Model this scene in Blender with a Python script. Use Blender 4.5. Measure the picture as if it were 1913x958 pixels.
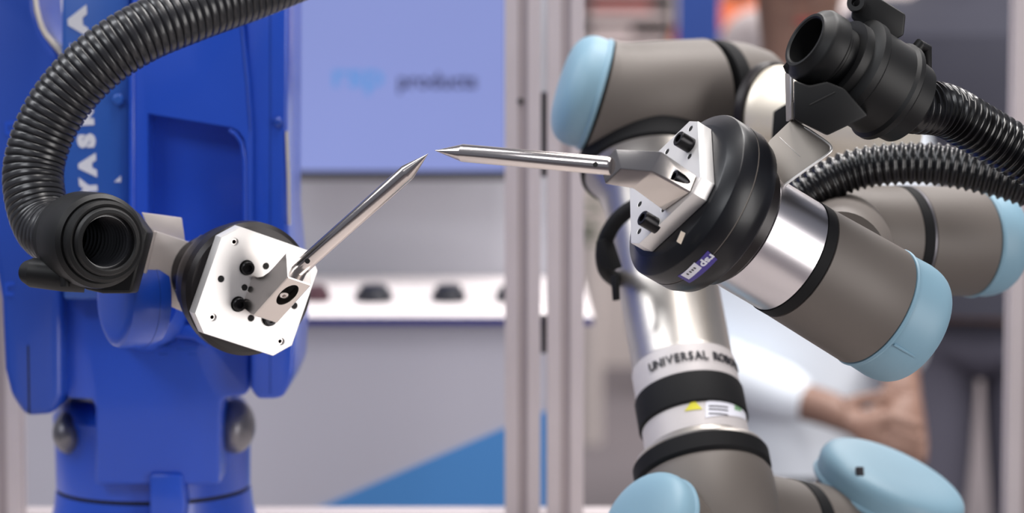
import bpy, bmesh, math, random
from mathutils import Vector, Matrix
from mathutils.geometry import tessellate_polygon

for o in list(bpy.data.objects): bpy.data.objects.remove(o)
SC = bpy.context.scene
COL = SC.collection
random.seed(4)

# ------------------------------------------------------------------ camera
FPX = 4800.0                                   # focal length in pixels of the 1913 px wide frame
PITCH = math.radians(5)
CAM = Vector((0, -1.6, 1.45))
R_ = Vector((1, 0, 0))
F_ = Vector((0, math.cos(PITCH), -math.sin(PITCH)))
U_ = Vector((0, math.sin(PITCH), math.cos(PITCH)))
T_ = -F_
cd = bpy.data.cameras.new('camera'); cam = bpy.data.objects.new('camera', cd); COL.objects.link(cam)
cam.location = CAM; cam.rotation_euler = (math.pi/2 - PITCH, 0, 0)
cd.sensor_width = 36; cd.lens = FPX/1913*36; cd.clip_start = .05; cd.clip_end = 100
cd.dof.use_dof = True; cd.dof.focus_distance = 1.615; cd.dof.aperture_fstop = 5.6
SC.camera = cam

# ------------------------------------------------------------------ world, lights, exposure
SC.view_settings.view_transform = 'Standard'; SC.view_settings.look = 'None'
SC.view_settings.exposure = -0.08; SC.view_settings.gamma = 1
world = bpy.data.worlds.new('hall_ambient'); SC.world = world; world.use_nodes = True
world.node_tree.nodes['Background'].inputs[0].default_value = (.40, .42, .50, 1)
world.node_tree.nodes['Background'].inputs[1].default_value = .42

def area(name, loc, target, sx, sy, power, col=(1, 1, 1)):
    l = bpy.data.lights.new(name, 'AREA'); l.shape = 'RECTANGLE'; l.size = sx; l.size_y = sy
    l.energy = power; l.color = col
    o = bpy.data.objects.new(name, l); COL.objects.link(o); o.location = loc
    o.rotation_euler = (Vector(target)-Vector(loc)).to_track_quat('-Z', 'Y').to_euler()
    return o
area('unseen_hall_lamp', (2.6, -1.75, 1.35), (-.1, .1, 1.4), 1.3, 2.0, 62, (1, .965, .94))  # unseen panel at camera height, added to whiten the left plate
area('unseen_hall_lamp', (0.3, -.2, 4.2), (.1, .2, 1.4), .5, 2.6, 60, (1, .96, .93))
area('unseen_hall_lamp', (-2.2, .2, 3.6), (0, .3, 1.4), .5, 2.4, 58, (.95, .97, 1))
area('unseen_hall_lamp', (-1.6, -2.4, 3.4), (0, .3, 1.4), 1.4, .8, 38, (.95, .97, 1))
area('unseen_hall_lamp', (1.2, 1.5, 4.3), (.7, 2.5, .9), 1.6, 1.6, 150, (1, .97, .95))  # unseen lamp, set over the visitors to brighten the white shirt
area('unseen_hall_lamp', (2.0, 7.5, 5), (1.6, 8.5, 0), 4, 3, 460, (1, .95, .92))

# ------------------------------------------------------------------ pixel and frame helpers
def W(px, py, d):
    return CAM + R_*((px-956.5)/FPX*d) + U_*((479-py)/FPX*d) + F_*d
def ray(px, py):
    return (R_*((px-956.5)/FPX) + U_*((479-py)/FPX) + F_).normalized()
def PY(px, py, Y):                              # point of a pixel on the upright plane y = Y
    r = ray(px, py); return CAM + r*((Y-CAM.y)/r.y)
def hit(px, py, o, n):
    r = ray(px, py); return CAM + r*((o-CAM).dot(n)/r.dot(n))
def cv(x, y, z): return (R_*x + U_*y + T_*z)
def frame(o, z, x):
    z = z.normalized(); x = (x - z*x.dot(z)).normalized(); y = z.cross(x)
    m = Matrix((x, y, z)).transposed().to_4x4(); m.translation = o
    return m
def fz(o, z):
    x = Vector((0, 0, 1)) if abs(z.normalized().z) < .9 else Vector((1, 0, 0))
    return frame(o, z, x)

# ------------------------------------------------------------------ materials
def lin(c):
    return tuple(((v/255)/12.92 if v/255 <= .04045 else ((v/255+.055)/1.055)**2.4) for v in c)
MATS = {}
def mat(name, rgb, rough=.5, metal=0, var=.08, scale=30, coat=0, bump=0, stretch=None, emit=0, spec=None):
    m = bpy.data.materials.new(name); m.use_nodes = True; nt = m.node_tree; b = nt.nodes['Principled BSDF']
    c = lin(rgb)
    tc = nt.nodes.new('ShaderNodeTexCoord'); mp = nt.nodes.new('ShaderNodeMapping')
    nt.links.new(tc.outputs['Object'], mp.inputs[0])
    if stretch: mp.inputs['Scale'].default_value = stretch
    no = nt.nodes.new('ShaderNodeTexNoise'); no.inputs['Scale'].default_value = scale; no.inputs['Detail'].default_value = 4
    nt.links.new(mp.outputs[0], no.inputs['Vector'])
    cr = nt.nodes.new('ShaderNodeMix'); cr.data_type = 'RGBA'
    cr.inputs['A'].default_value = (*[v*(1-var) for v in c], 1); cr.inputs['B'].default_value = (*[min(1, v*(1+var)) for v in c], 1)
    nt.links.new(no.outputs['Fac'], cr.inputs['Factor']); nt.links.new(cr.outputs['Result'], b.inputs['Base Color'])
    b.inputs['Roughness'].default_value = rough; b.inputs['Metallic'].default_value = metal
    b.inputs['Coat Weight'].default_value = coat; b.inputs['Coat Roughness'].default_value = .12
    if spec is not None: b.inputs['Specular IOR Level'].default_value = spec
    if emit:
        nt.links.new(cr.outputs['Result'], b.inputs['Emission Color']); b.inputs['Emission Strength'].default_value = emit
    if bump:
        bp = nt.nodes.new('ShaderNodeBump'); bp.inputs['Strength'].default_value = bump; bp.inputs['Distance'].default_value = .0005
        nt.links.new(no.outputs['Fac'], bp.inputs['Height']); nt.links.new(bp.outputs[0], b.inputs['Normal'])
    MATS[name] = m; return m
M_BLUE = mat('blue_enamel', (28, 76, 190), .36, 0, .05, 8, coat=.35)
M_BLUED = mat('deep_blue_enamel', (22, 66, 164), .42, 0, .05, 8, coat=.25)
M_TEAL = mat('teal_blue_enamel', (36, 84, 166), .4, 0, .05, 8, coat=.25)
M_LETTER = mat('pale_letter_vinyl', (214, 214, 220), .5)
M_MOTOR = mat('cast_metal', (128, 126, 132), .42, .8, .15, 25)
M_ALU = mat('machined_aluminium', (206, 199, 194), .22, 1, .05, 60, bump=.05)
M_PLATE = mat('satin_aluminium_plate', (235, 232, 230), .42, .6, .03, 40)
M_STEEL = mat('ground_steel', (214, 206, 202), .2, 1, .04, 300, stretch=(1, 1, .05))
M_TUBE = mat('brushed_tube', (190, 184, 178), .36, .85, .04, 40)
M_SHEET = mat('dull_sheet_steel', (168, 160, 152), .5, .6, .06, 30)
M_MATTE = mat('matt_silver_label', (196, 190, 190), .5, .15, .04, 40)
M_LEAF = mat('bright_bracket_sheet', (232, 222, 216), .45, .25, .04, 40)
M_CREAM = mat('brushed_warm_tube', (232, 222, 206), .42, .5, .04, 40)
M_SILVER = mat('brushed_wrist_sleeve', (212, 208, 212), .3, 1, .04, 40)
M_GREY = mat('warm_grey_housing', (102, 95, 90), .55, .15, .05, 14)
M_CAP = mat('pale_blue_cap', (126, 160, 178), .5, 0, .04, 12)
M_RUB = mat('black_rubber', (18, 18, 20), .7, 0, .15, 40, spec=.22)
M_BLK = mat('black_anodised', (15, 16, 21), .36, 0, .1, 20, coat=.03, spec=.35)
M_BLKB = mat('dark_brown_anodised', (36, 32, 33), .36, .4, .12, 20)
M_HOSE = mat('black_hose_plastic', (40, 40, 43), .32, 0, .1, 30, coat=.12)
M_HOSEB = mat('shiny_black_hose', (15, 15, 17), .26, 0, .1, 30, coat=.15)
M_HOLD = mat('matt_black_plastic', (15, 15, 16), .5, 0, .15, 30, spec=.35)
M_HOLE = mat('dark_hole', (14, 13, 14), .7)  # near-black, also painted where holes and recesses are in shade
M_SCREW = mat('black_oxide_steel', (30, 29, 31), .32, .7, .1, 80)
M_PURP = mat('purple_label', (66, 52, 140), .4)
M_WHITE = mat('white_label', (225, 225, 235), .5)
M_INK = mat('dark_ink', (40, 38, 44), .6)
M_YEL = mat('yellow_sticker', (208, 200, 40), .5)
M_GREENST = mat('green_sticker', (120, 160, 120), .5)
M_PROF = mat('anodised_profile', (188, 178, 180), .5, .1, .05, 20)
M_SLOT = mat('slot_shade_tone', (160, 149, 151), .55, .1, .05, 20)  # darker copy of the profile colour, for the slot's shade
M_SEAL = mat('dark_seal', (40, 38, 42), .6)
M_WALL = mat('booth_panel', (172, 172, 180), .7, 0, .04, 3)
M_CAB = mat('cabinet_front', (186, 183, 194), .6, 0, .04, 3)
M_WTOP = mat('white_counter_top', (235, 226, 226), .4, 0, .02, 5)
M_NAVY = mat('navy_edge_strip', (52, 54, 130), .5)
M_TRI = mat('blue_graphic', (74, 136, 200), .55, 0, .06, 5)
M_SCREEN = mat('lit_screen', (136, 150, 216), .5, 0, .16, 1.4, emit=.92)
M_SCRT1 = mat('screen_text_blue', (92, 150, 222), .5, emit=.9)
M_SCRT2 = mat('screen_text_dark', (58, 62, 130), .5, emit=.4)
for m_ in (M_SCREEN, M_SCRT1, M_SCRT2):
    nt_ = m_.node_tree; b_ = nt_.nodes['Principled BSDF']
    nt_.links.remove(b_.inputs['Base Color'].links[0]); b_.inputs['Base Color'].default_value = (.02, .02, .03, 1)
M_BEZ = mat('monitor_bezel', (34, 34, 40), .4)
M_PUCK = mat('dark_puck', (30, 32, 42), .4, .2)
M_PUCKR = mat('dark_red_puck', (70, 38, 48), .4)
M_FLOOR = mat('hall_carpet', (98, 92, 96), .9, 0, .12, 2)
M_HALL = mat('hall_wall_paint', (206, 196, 192), .8, 0, .04, 2)
M_TABLE = mat('cell_table_top', (190, 182, 178), .5, .2)
M_SKIN = mat('skin', (140, 108, 94), .5, 0, .05, 30)
M_SHIRT = mat('white_shirt', (226, 232, 240), .8, 0, .05, 6)
M_DARKC = mat('charcoal_cloth', (62, 62, 74), .85, 0, .1, 10)
M_DARKN = mat('navy_cloth', (50, 52, 76), .85, 0, .1, 10)
M_TROUS = mat('grey_trousers', (92, 90, 104), .85, 0, .1, 10)
M_ORANGE = mat('orange_cloth', (196, 98, 58), .8)
M_HAIR = mat('brown_hair', (62, 42, 34), .6)
M_HAIRB = mat('dark_hair', (34, 28, 28), .6)
M_SHOE = mat('black_leather', (28, 26, 28), .4)
M_RED = mat('red_box', (150, 70, 64), .6)
M_PLEAF = mat('leaf_green', (52, 84, 50), .6, 0, .25, 20)
M_POT = mat('grey_pot', (150, 146, 146), .6)
M_SHELF = mat('shelf_board', (196, 184, 184), .6)
M_BANNER = mat('blue_banner_cloth', (50, 84, 168), .7)

# ------------------------------------------------------------------ mesh helpers (world coordinates in, parts out)
def mk(name, vf, m, parent=None, ang=35, smooth=True):
    """link ONE mesh object made from (verts, faces) in world coordinates"""
    vs, fs = vf
    vs = [Vector(v) for v in vs]
    c = sum(vs, Vector())/len(vs)
    me = bpy.data.meshes.new(name); me.from_pydata([v-c for v in vs], [], fs)
    bm = bmesh.new(); bm.from_mesh(me); bmesh.ops.recalc_face_normals(bm, faces=bm.faces); bm.to_mesh(me); bm.free()
    if smooth:
        for p in me.polygons: p.use_smooth = True
        me.set_sharp_from_angle(angle=math.radians(ang))
    me.materials.append(m)
    o = bpy.data.objects.new(name, me); COL.objects.link(o)
    # world position = parent's world position + local position (all parents only translate)
    o.location = c
    if parent is not None:
        o.parent = parent; o.location = c - wpos(parent)
    return o
def wpos(o):
    p = Vector(o.location)
    while o.parent is not None: o = o.parent; p += o.location
    return p
def thing(name, loc, label, cat, group=None):
    o = bpy.data.objects.new(name, None); COL.objects.link(o); o.location = loc; o.empty_display_size = .03
    o['label'] = label; o['category'] = cat
    if group: o['group'] = group
    return o
def tag(o, label, cat, group=None):
    o['label'] = label; o['category'] = cat
    if group: o['group'] = group
    return o
def struct(o): o['kind'] = 'structure'; return o
def join(*vfs):
    V, F = [], []
    for v, f in vfs:
        n = len(V); V += list(v); F += [tuple(i+n for i in q) for q in f]
    return V, F
def lathe(prof, M, seg=56, sx=1, sy=1, closed=False):
    V, F = [], []; n = len(prof)
    for r, z in prof:
        for i in range(seg):
            a = 2*math.pi*i/seg
            V.append(M @ Vector((r*math.cos(a)*sx, r*math.sin(a)*sy, z)))
    for k in range(n-1):
        for i in range(seg):
            j = (i+1) % seg
            F.append((k*seg+i, k*seg+j, (k+1)*seg+j, (k+1)*seg+i))
    if closed:
        for i in range(seg):
            j = (i+1) % seg; F.append(((n-1)*seg+i, (n-1)*seg+j, j, i))
    else:
        F.append(tuple(range(seg))[::-1]); F.append(tuple((n-1)*seg+i for i in range(seg)))
    return V, F
def box(M, sx, sy, sz, bev=0, seg=2):
    bm = bmesh.new(); bmesh.ops.create_cube(bm, size=1)
    bmesh.ops.scale(bm, vec=(sx, sy, sz), verts=bm.verts)
    return fin(bm, M, bev, seg)
def fin(bm, M, bev, seg=2, limit=None):
    if bev:
        ed = [e for e in bm.edges if len(e.link_faces) == 2 and e.calc_face_angle(0) > (limit or .3)]
        bmesh.ops.bevel(bm, geom=ed, offset=bev, segments=seg, affect='EDGES', profile=.5, clamp_overlap=True)
    bm.verts.index_update()
    V = [M @ v.co for v in bm.verts]; F = [tuple(v.index for v in f.verts) for f in bm.faces]
    bm.free(); return V, F
def prism(pts, z0, z1, M, bev=0, seg=2):
    bm = bmesh.new(); n = len(pts)
    a = [bm.verts.new((p[0], p[1], z0)) for p in pts]; b = [bm.verts.new((p[0], p[1], z1)) for p in pts]
    bm.faces.new(a[::-1]); bm.faces.new(b)
    for i in range(n): bm.faces.new((a[i], a[(i+1) % n], b[(i+1) % n], b[i]))
    bmesh.ops.recalc_face_normals(bm, faces=bm.faces)
    return fin(bm, M, bev, seg)
def hexa(base, top, bev=0):
    """solid between two equal loops of world points"""
    bm = bmesh.new(); n = len(base)
    a = [bm.verts.new(p) for p in base]; b = [bm.verts.new(p) for p in top]
    bm.faces.new(a[::-1]); bm.faces.new(b)
    for i in range(n): bm.faces.new((a[i], a[(i+1) % n], b[(i+1) % n], b[i]))
    bmesh.ops.recalc_face_normals(bm, faces=bm.faces)
    return fin(bm, Matrix(), bev)
def upright(pix, Y, depth, bev=0, seg=2):
    """polygon given in photo pixels on the upright plane y=Y, thickened away from the viewer"""
    a = [PY(x, y, Y) for x, y in pix]; b = [p+Vector((0, depth, 0)) for p in a]
    bm = bmesh.new(); n = len(a)
    A = [bm.verts.new(p) for p in a]; B = [bm.verts.new(p) for p in b]
    bm.faces.new(A[::-1]); bm.faces.new(B)
    for i in range(n): bm.faces.new((A[i], A[(i+1) % n], B[(i+1) % n], B[i]))
    bmesh.ops.recalc_face_normals(bm, faces=bm.faces)
    return fin(bm, Matrix(), bev, seg)
def catmull(pts, n=12):
    P = [pts[0]*2-pts[1]] + list(pts) + [pts[-1]*2-pts[-2]]; out = []
    for i in range(1, len(P)-2):
        for k in range(n):
            t = k/n; a, b, c, d = P[i-1:i+3]
            out.append(.5*((2*b)+(c-a)*t+(2*a-5*b+4*c-d)*t*t+(3*b-a-3*c+d)*t**3))
    out.append(P[-2]); return out
def resample(path, step):
    L = [0]
    for a, b in zip(path, path[1:]): L.append(L[-1]+(b-a).length)
    n = max(2, int(L[-1]/step)); out = []; k = 0
    for i in range(n+1):
        s = L[-1]*i/n
        while k < len(L)-2 and L[k+1] < s: k += 1
        t = (s-L[k])/max(1e-9, L[k+1]-L[k]); out.append(path[k].lerp(path[k+1], t))
    return out
def tube(path, rad, seg=24, caps=True):
    """rad: number or list per path point"""
    n = len(path); V, F = [], []; up = None
    for i, p in enumerate(path):
        t = (path[min(i+1, n-1)]-path[max(i-1, 0)]).normalized()
        if up is None:
            up = Vector((0, 0, 1)) if abs(t.z) < .9 else Vector((1, 0, 0))
        up = (up-t*up.dot(t)).normalized(); s = t.cross(up)
        r = rad[i] if isinstance(rad, (list, tuple)) else rad
        for k in range(seg):
            a = 2*math.pi*k/seg; V.append(p+up*(r*math.cos(a))+s*(r*math.sin(a)))
    for i in range(n-1):
        for k in range(seg):
            j = (k+1) % seg; F.append((i*seg+k, i*seg+j, (i+1)*seg+j, (i+1)*seg+k))
    if caps: F.append(tuple(range(seg))[::-1]); F.append(tuple((n-1)*seg+k for k in range(seg)))
    return V, F
def corrugated(pts, r, pitch, depth, seg=36, open_start=False, prof=(0, .45, 1, 1, .45, 0)):
    path = resample(catmull(pts, 14), pitch/6)
    rad = [r-depth+depth*prof[i % 6] for i in range(len(path))]
    if not open_start: return tube(path, rad, seg)
    V, F = tube(path, rad, seg, caps=False)
    n = int(.075/(pitch/6)); inner = [rr-.0022-.0016*prof[i % 6] for i, rr in enumerate(rad[:n])]; inner = [r-.0046+.0028*prof[i % 6] for i in range(n)]
    V2, F2 = tube(path[:n], inner, seg, caps=False)
    o = len(V); F += [tuple(i+o for i in q) for q in F2]; V += V2
    for k in range(seg): j = (k+1) % seg; F.append((k, j, o+j, o+k))
    F.append(tuple(o+(n-1)*seg+k for k in range(seg)))
    return V, F
def curve_plate(outer, holes, z0, z1, M, bev=0):
    """plate with through-holes, from a filled 2D curve"""
    cu = bpy.data.curves.new('tmp', 'CURVE'); cu.dimensions = '2D'; cu.fill_mode = 'BOTH'
    cu.extrude = (z1-z0)/2-bev; cu.bevel_depth = bev; cu.bevel_resolution = 1; cu.offset = -bev
    for loop in [outer]+holes:
        s = cu.splines.new('POLY'); s.points.add(len(loop)-1); s.use_cyclic_u = True
        for p, q in zip(s.points, loop): p.co = (q[0], q[1], 0, 1)
    return from_curve(cu, M @ Matrix.Translation((0, 0, (z0+z1)/2)))
def from_curve(cu, M):
    ob = bpy.data.objects.new('tmp', cu); COL.objects.link(ob)
    dg = bpy.context.evaluated_depsgraph_get(); me = bpy.data.meshes.new_from_object(ob.evaluated_get(dg))
    V = [M @ v.co for v in me.vertices]; F = [tuple(p.vertices) for p in me.polygons]
    bpy.data.objects.remove(ob); bpy.data.meshes.remove(me); bpy.data.curves.remove(cu)
    return V, F
def text(s, M, size, ext=.0004, sx=1, bold=0, align='CENTER'):
    cu = bpy.data.curves.new('tmp', 'FONT'); cu.body = s; cu.size = size; cu.extrude = ext; cu.offset = bold
    cu.align_x = align; cu.align_y = 'CENTER'; cu.resolution_u = 3
    return from_curve(cu, M @ Matrix.Diagonal((sx, 1, 1, 1)))
def circ(x, y, r, n=20): return [(x+r*math.cos(2*math.pi*i/n), y+r*math.sin(2*math.pi*i/n)) for i in range(n)]
def cut(o, vf):
    """boolean difference, applied"""
    me = bpy.data.meshes.new('cut'); me.from_pydata([v-wpos(o) for v in vf[0]], [], vf[1])
    bm = bmesh.new(); bm.from_mesh(me); bmesh.ops.recalc_face_normals(bm, faces=bm.faces); bm.to_mesh(me); bm.free()
    c = bpy.data.objects.new('cut', me); COL.objects.link(c)
    par = o.parent; c.parent = o
    md = o.modifiers.new('b', 'BOOLEAN'); md.operation = 'DIFFERENCE'; md.object = c; md.solver = 'EXACT'
    bpy.context.view_layer.update()
    dg = bpy.context.evaluated_depsgraph_get(); nm = bpy.data.meshes.new_from_object(o.evaluated_get(dg))
    o.modifiers.clear(); o.data = nm
    for p in nm.polygons: p.use_smooth = True
    nm.set_sharp_from_angle(angle=math.radians(22))
    bpy.data.objects.remove(c)

# ================================================================== SETTING
def wbox(x0, x1, y0, y1, z0, z1, bev=0):
    return box(Matrix.Translation(((x0+x1)/2, (y0+y1)/2, (z0+z1)/2)), x1-x0, y1-y0, z1-z0, bev)
struct(mk('floor', wbox(-7, 8, -5, 9.6, -.1, 0), M_FLOOR))
struct(mk('wall_back', wbox(-7, 8, 9.5, 9.6, 0, 3.4), M_HALL))
BWX = PY(1086, 500, 1.78).x
struct(mk('wall_booth', wbox(-1.6, BWX, 1.78, 1.84, 0, 2.6), M_WALL))

# ------------------------------------------------------------------ cell table and posts
TZ = CAM.z-.441
tb = thing('machine_table', (0, .3, 0), 'light machine table under both robots, its rear edge at the bottom of the view', 'table')
mk('table_top', wbox(-.75, .34, -.32, .72, TZ-.03, TZ, .002), M_TABLE, tb)
mk('rear_rail', wbox(-.75, .34, .722, .762, TZ-.04, TZ+.001, .002), M_PROF, tb)
for x in (-.70, .29):
    for y in (-.27, .67): mk('leg', wbox(x-.02, x+.02, y-.02, y+.02, 0, TZ-.031, .002), M_PROF, tb)
def post(x0, x1, label, foot=None):
    Y = .69
    a = PY(x0, 479, Y).x; b = PY(x1, 479, Y).x; w = b-a
    t = thing('profile_post', ((a+b)/2, Y+w/2, TZ), label, 'post', None)
    z0, z1 = (TZ+.0005 if foot is None else foot), 2.3; s = w*.13
    # grooved extrusion: cross section with a T-slot on each side
    c = w/2; pts = [(-c, -c), (-s, -c), (-s, -c+.0035), (s, -c+.0035), (s, -c), (c, -c), (c, -s), (c-.0035, -s), (c-.0035, s), (c, s),
                    (c, c), (s, c), (s, c-.0035), (-s, c-.0035), (-s, c), (-c, c), (-c, s), (-c+.0035, s), (-c+.0035, -s), (-c, -s)]
    M = Matrix.Translation(((a+b)/2, Y+w/2, 0))
    mk('extrusion', prism(pts, z0, z1, M), M_PROF, t, smooth=False)
    mk('slot_shade_strip', wbox((a+b)/2-s*.98, (a+b)/2+s*.98, Y+.0026, Y+.0034, z0, z1), M_SLOT, t, smooth=False)  # darker strip paints the shade inside the front slot
    return t
p1 = post(943, 1010, 'left of the two aluminium slotted posts in the middle, beside the monitor')
p2 = post(1022, 1091, 'right of the two middle aluminium slotted posts, next to the grey robot elbow')
post(-36, 30, 'aluminium slotted post at the far left, partly behind the blue robot')
post(1890, 1956, 'aluminium slotted post at the far right edge behind the pale blue cap', 0.0)
mk('slot_screw', lathe([(.0028, 0), (.0028, .003), (.001, .0035)], fz(PY(972, 189, .693), Vector((0, -1, 0))), 16), M_HOLE, p1)
gx0, gx1 = PY(1011, 479, .70).x, PY(1021, 479, .70).x
z_a = PY(1016, 330, .705).z; z_b = PY(1016, 172, .705).z
mk('door_seal', wbox(gx0, gx1, .702, .71, z_a, z_b), M_SEAL, p2)
mk('door_latch', wbox(gx0, gx1, .702, .71, PY(1016, 660, .7).z, PY(1016, 590, .7).z), M_SEAL, p2)

# ------------------------------------------------------------------ monitor
YS = 1.66
mo = thing('monitor', PY(720, 335, YS), 'wall monitor with a lit lilac-blue screen between blue robot and posts', 'monitor')
a, b = PY(430, -90, YS), PY(946, 319, YS)
mk('housing', wbox(a.x-.006, b.x+.004, YS+.004, YS+.05, PY(720, 337, YS).z, a.z+.01, .003), M_BEZ, mo)
mk('screen', wbox(a.x, b.x, YS, YS+.003, b.z, a.z), M_SCREEN, mo, smooth=False)
mk('wall_mount', wbox(-.2, -.1, YS+.051, 1.779, 1.44, 1.52), M_BEZ, mo)
def face_cam(p): return frame(p, Vector((0, -1, 0)), Vector((1, 0, 0)))
k = (YS+1.6)/FPX
sc = mk('logo_text', text('rsp', face_cam(PY(668, 142, YS-.0006)), 62*k, .0003, 1.25, .0012), M_SCRT1, mo, smooth=False)
mk('product_text', text('products', face_cam(PY(817, 152, YS-.0006)), 42*k, .0003, .98, .0008), M_SCRT2, mo, smooth=False)

# ------------------------------------------------------------------ display counter with pucks
YF, YB = 1.30, 1.778
HT = PY(700, 590, YF).z
ct = thing('display_counter', (0, (YF+YB)/2, 0), 'low white-topped display counter under the monitor with a blue wedge graphic', 'counter')
xr = PY(1108, 590, YF).x
mk('counter_top', wbox(-1.2, xr, YF-.012, YB, HT-.0005, HT, .0002), M_WTOP, ct)
mk('top_board', wbox(-1.2, xr, YF-.01, YB, HT-.009, HT-.0006), M_NAVY, ct)
xc = PY(1086, 700, YF).x
mk('cabinet_front', wbox(-1.15, xc, YF+.002, YF+.02, 0.02, HT-.0092), M_CAB, ct)
mk('cabinet_side', wbox(xc-.02, xc, YF+.0205, YB, 0.02, HT-.0092), M_CAB, ct)
mk('wedge_graphic', upright([(560, 965), (600, 946), (700, 903), (800, 860), (940, 800), (1050, 756), (1085, 742), (1085, 1100), (585, 1100)], YF-.0002, .0018), M_TRI, ct, smooth=False)
def puck(px, py, w, m, label):
    Y = 1.46; kk = (Y+1.6)/FPX; r = w/2*kk
    c = PY(px, py, Y); c.z = HT+.0003
    t = thing('tool_changer_puck', c, label, 'puck', 'dark round pucks on the display counter')
    M = Matrix.Translation(c)
    mk('base', lathe([(r*.8, 0), (r, .002), (r, .009), (r*.92, .011)], M, 32), m, t)
    mk('crown', lathe([(r*.78, .0112), (r*.76, .017), (r*.5, .02), (r*.2, .02)], M, 32), m, t)
puck(592, 540, 50, M_PUCKR, 'dark reddish puck on the counter, half hidden by the aluminium square plate')
puck(698, 542, 72, M_PUCK, 'larger dark puck on the counter, nearest right of the left pointer tool')
puck(838, 546, 66, M_PUCK, 'dark puck in the middle of the counter, left of the posts')
puck(958, 548, 66, M_PUCK, 'dark puck on the counter mostly hidden behind the left middle post')

# ================================================================== BLUE ROBOT
BY = .36
br = thing('industrial_robot', Vector((PY(287, 900, .45).x, .45, TZ)), 'glossy blue industrial robot arm filling the left side on its round turret', 'robot arm')
# turret (vertical axis)
ax = PY(287, 900, .45).x; rT = .0795
zt = lambda py: PY(287, py, .45-rT).z
MT = Matrix.Translation((ax, .45, 0))
mk('turret', lathe([(rT*.8, zt(765)), (rT*.93, zt(778)), (rT*1.0, zt(800)), (rT*.985, zt(830)), (rT*.975, zt(938))], MT, 64), M_BLUE, br)
mk('turret_seam', lathe([(rT*.968, zt(938.4)), (rT*.968, zt(945))], MT, 64), M_HOLE, br)
mk('base_casting', lathe([(rT*.985, zt(945.4)), (rT*1.0, zt(975)), (rT*1.05, zt(1010)), (rT*1.08, TZ+.0005)], MT, 64), M_BLUE, br)
mk('cable_boss', upright([(278, 885), (340, 885), (346, 940), (342, 990), (280, 990)], .355, .03, .003), M_BLUE, br)
# central column
mk('shoulder_column', upright([(118, 300), (118, 728), (126, 744), (172, 746), (178, 760), (178, 905), (410, 905), (412, 752), (420, 742), (458, 738), (466, 728), (466, 300)],
   BY, .15, .006, 3), M_BLUE, br)
for cx, cy, rx, rz in ((136, 806, 36, 42), (440, 796, 37, 50)):
    p = W(cx, cy, 2.035)
    kk = 2.035/FPX
    g = mk('motor_cover', lathe([(max(.01, math.sin(math.pi*i/14)), -math.cos(math.pi*i/14)) for i in range(15)], Matrix.Translation(p) @ Matrix.Diagonal((rx*kk, .03, rz*kk, 1)), 40), M_MOTOR, br)
# left arm cover
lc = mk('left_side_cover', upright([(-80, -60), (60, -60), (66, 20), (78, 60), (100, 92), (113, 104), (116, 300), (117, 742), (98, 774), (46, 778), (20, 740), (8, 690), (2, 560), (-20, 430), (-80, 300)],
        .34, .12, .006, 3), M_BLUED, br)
mk('groove', upright([(51, 645), (54, 645), (56, 774), (53, 774)], .3397, .001), M_HOLE, lc, smooth=False)
for y0 in (228, 528):
    mk('cover_mark', upright([(8, y0), (26, y0-3), (28, y0+5), (14, y0+7), (14, y0+16), (26, y0+18), (25, y0+26), (9, y0+24)], .3394, .0006), M_BLUE, lc, smooth=False)
# chrome edge by the gap
mk('curved_guard', tube(catmull([PY(x, y, .345) for x, y in ((62, -30), (68, 20), (82, 60), (112, 95), (118, 110))], 8), .0028, 12), M_CREAM, br)
# lettered panel
lp = mk('lettered_panel', upright([(117, -60), (243, -60), (243, 560), (118, 560), (114, 100)], .335, .06, .003), M_TEAL, br)
for ch, py, px, h, sx in (('Y', 352, 167, 40, 1.15), ('A', 309, 165, 40, 1.25), ('S', 263, 163, 40, 1.2), ('K', 218, 160, 40, 1.2), ('A', 172, 157, 40, 1.2), ('W', 112, 152, 42, 1.2), ('A', 40, 147, 44, 1.55)):
    p = PY(px, py, .3345); kk = 1.9345/FPX
    M = frame(p, Vector((0, -1, 0)), Vector((-.05, 0, 1)))
    mk('letter', text(ch, M, h*kk, .0004, sx, .0013), M_LETTER, lp, smooth=False)
mk('triangle_mark', upright([(213, 340), (226, 328), (226, 340)], .3345, .0005), M_LETTER, lp, smooth=False)
for q in ((222, 186), (190, 500)):
    mk('bolt', lathe([(.0038, 0), (.0042, .001), (.0042, .004), (.003, .0055), (.0015, .0055)], fz(PY(*q, .335), Vector((0, -1, 0))), 24), M_TEAL, br)
# front housing with its pocket
fh = mk('front_housing', upright([(245, -60), (448, -60), (452, 20), (466, 150), (472, 245), (472, 610), (244, 610)], .328, .07, .004, 3), M_BLUE, br)
cut(fh, upright([(266, 214), (424, 240), (438, 247), (449, 262), (455, 300), (456, 640), (266, 640)], .30, .058))
mk('edge_bead', tube([PY(x, y, .3275) for x, y in ((428, 243), (440, 250), (451, 266), (457, 300), (458, 500))], .0014, 10), M_BLUE, fh)
mk('edge_bead', tube([PY(x, y, .3285) for x, y in ((247, 120), (247, 300), (247, 560))], .0022, 10), M_BLUE, fh)  # bead added along the edge to stand in for its highlight
mk('panel_seam', tube([PY(x, y, .3279) for x, y in ((446, -20), (450, 40), (461, 160), (467, 244))], .0006, 8), M_BLUED, fh)
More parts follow.
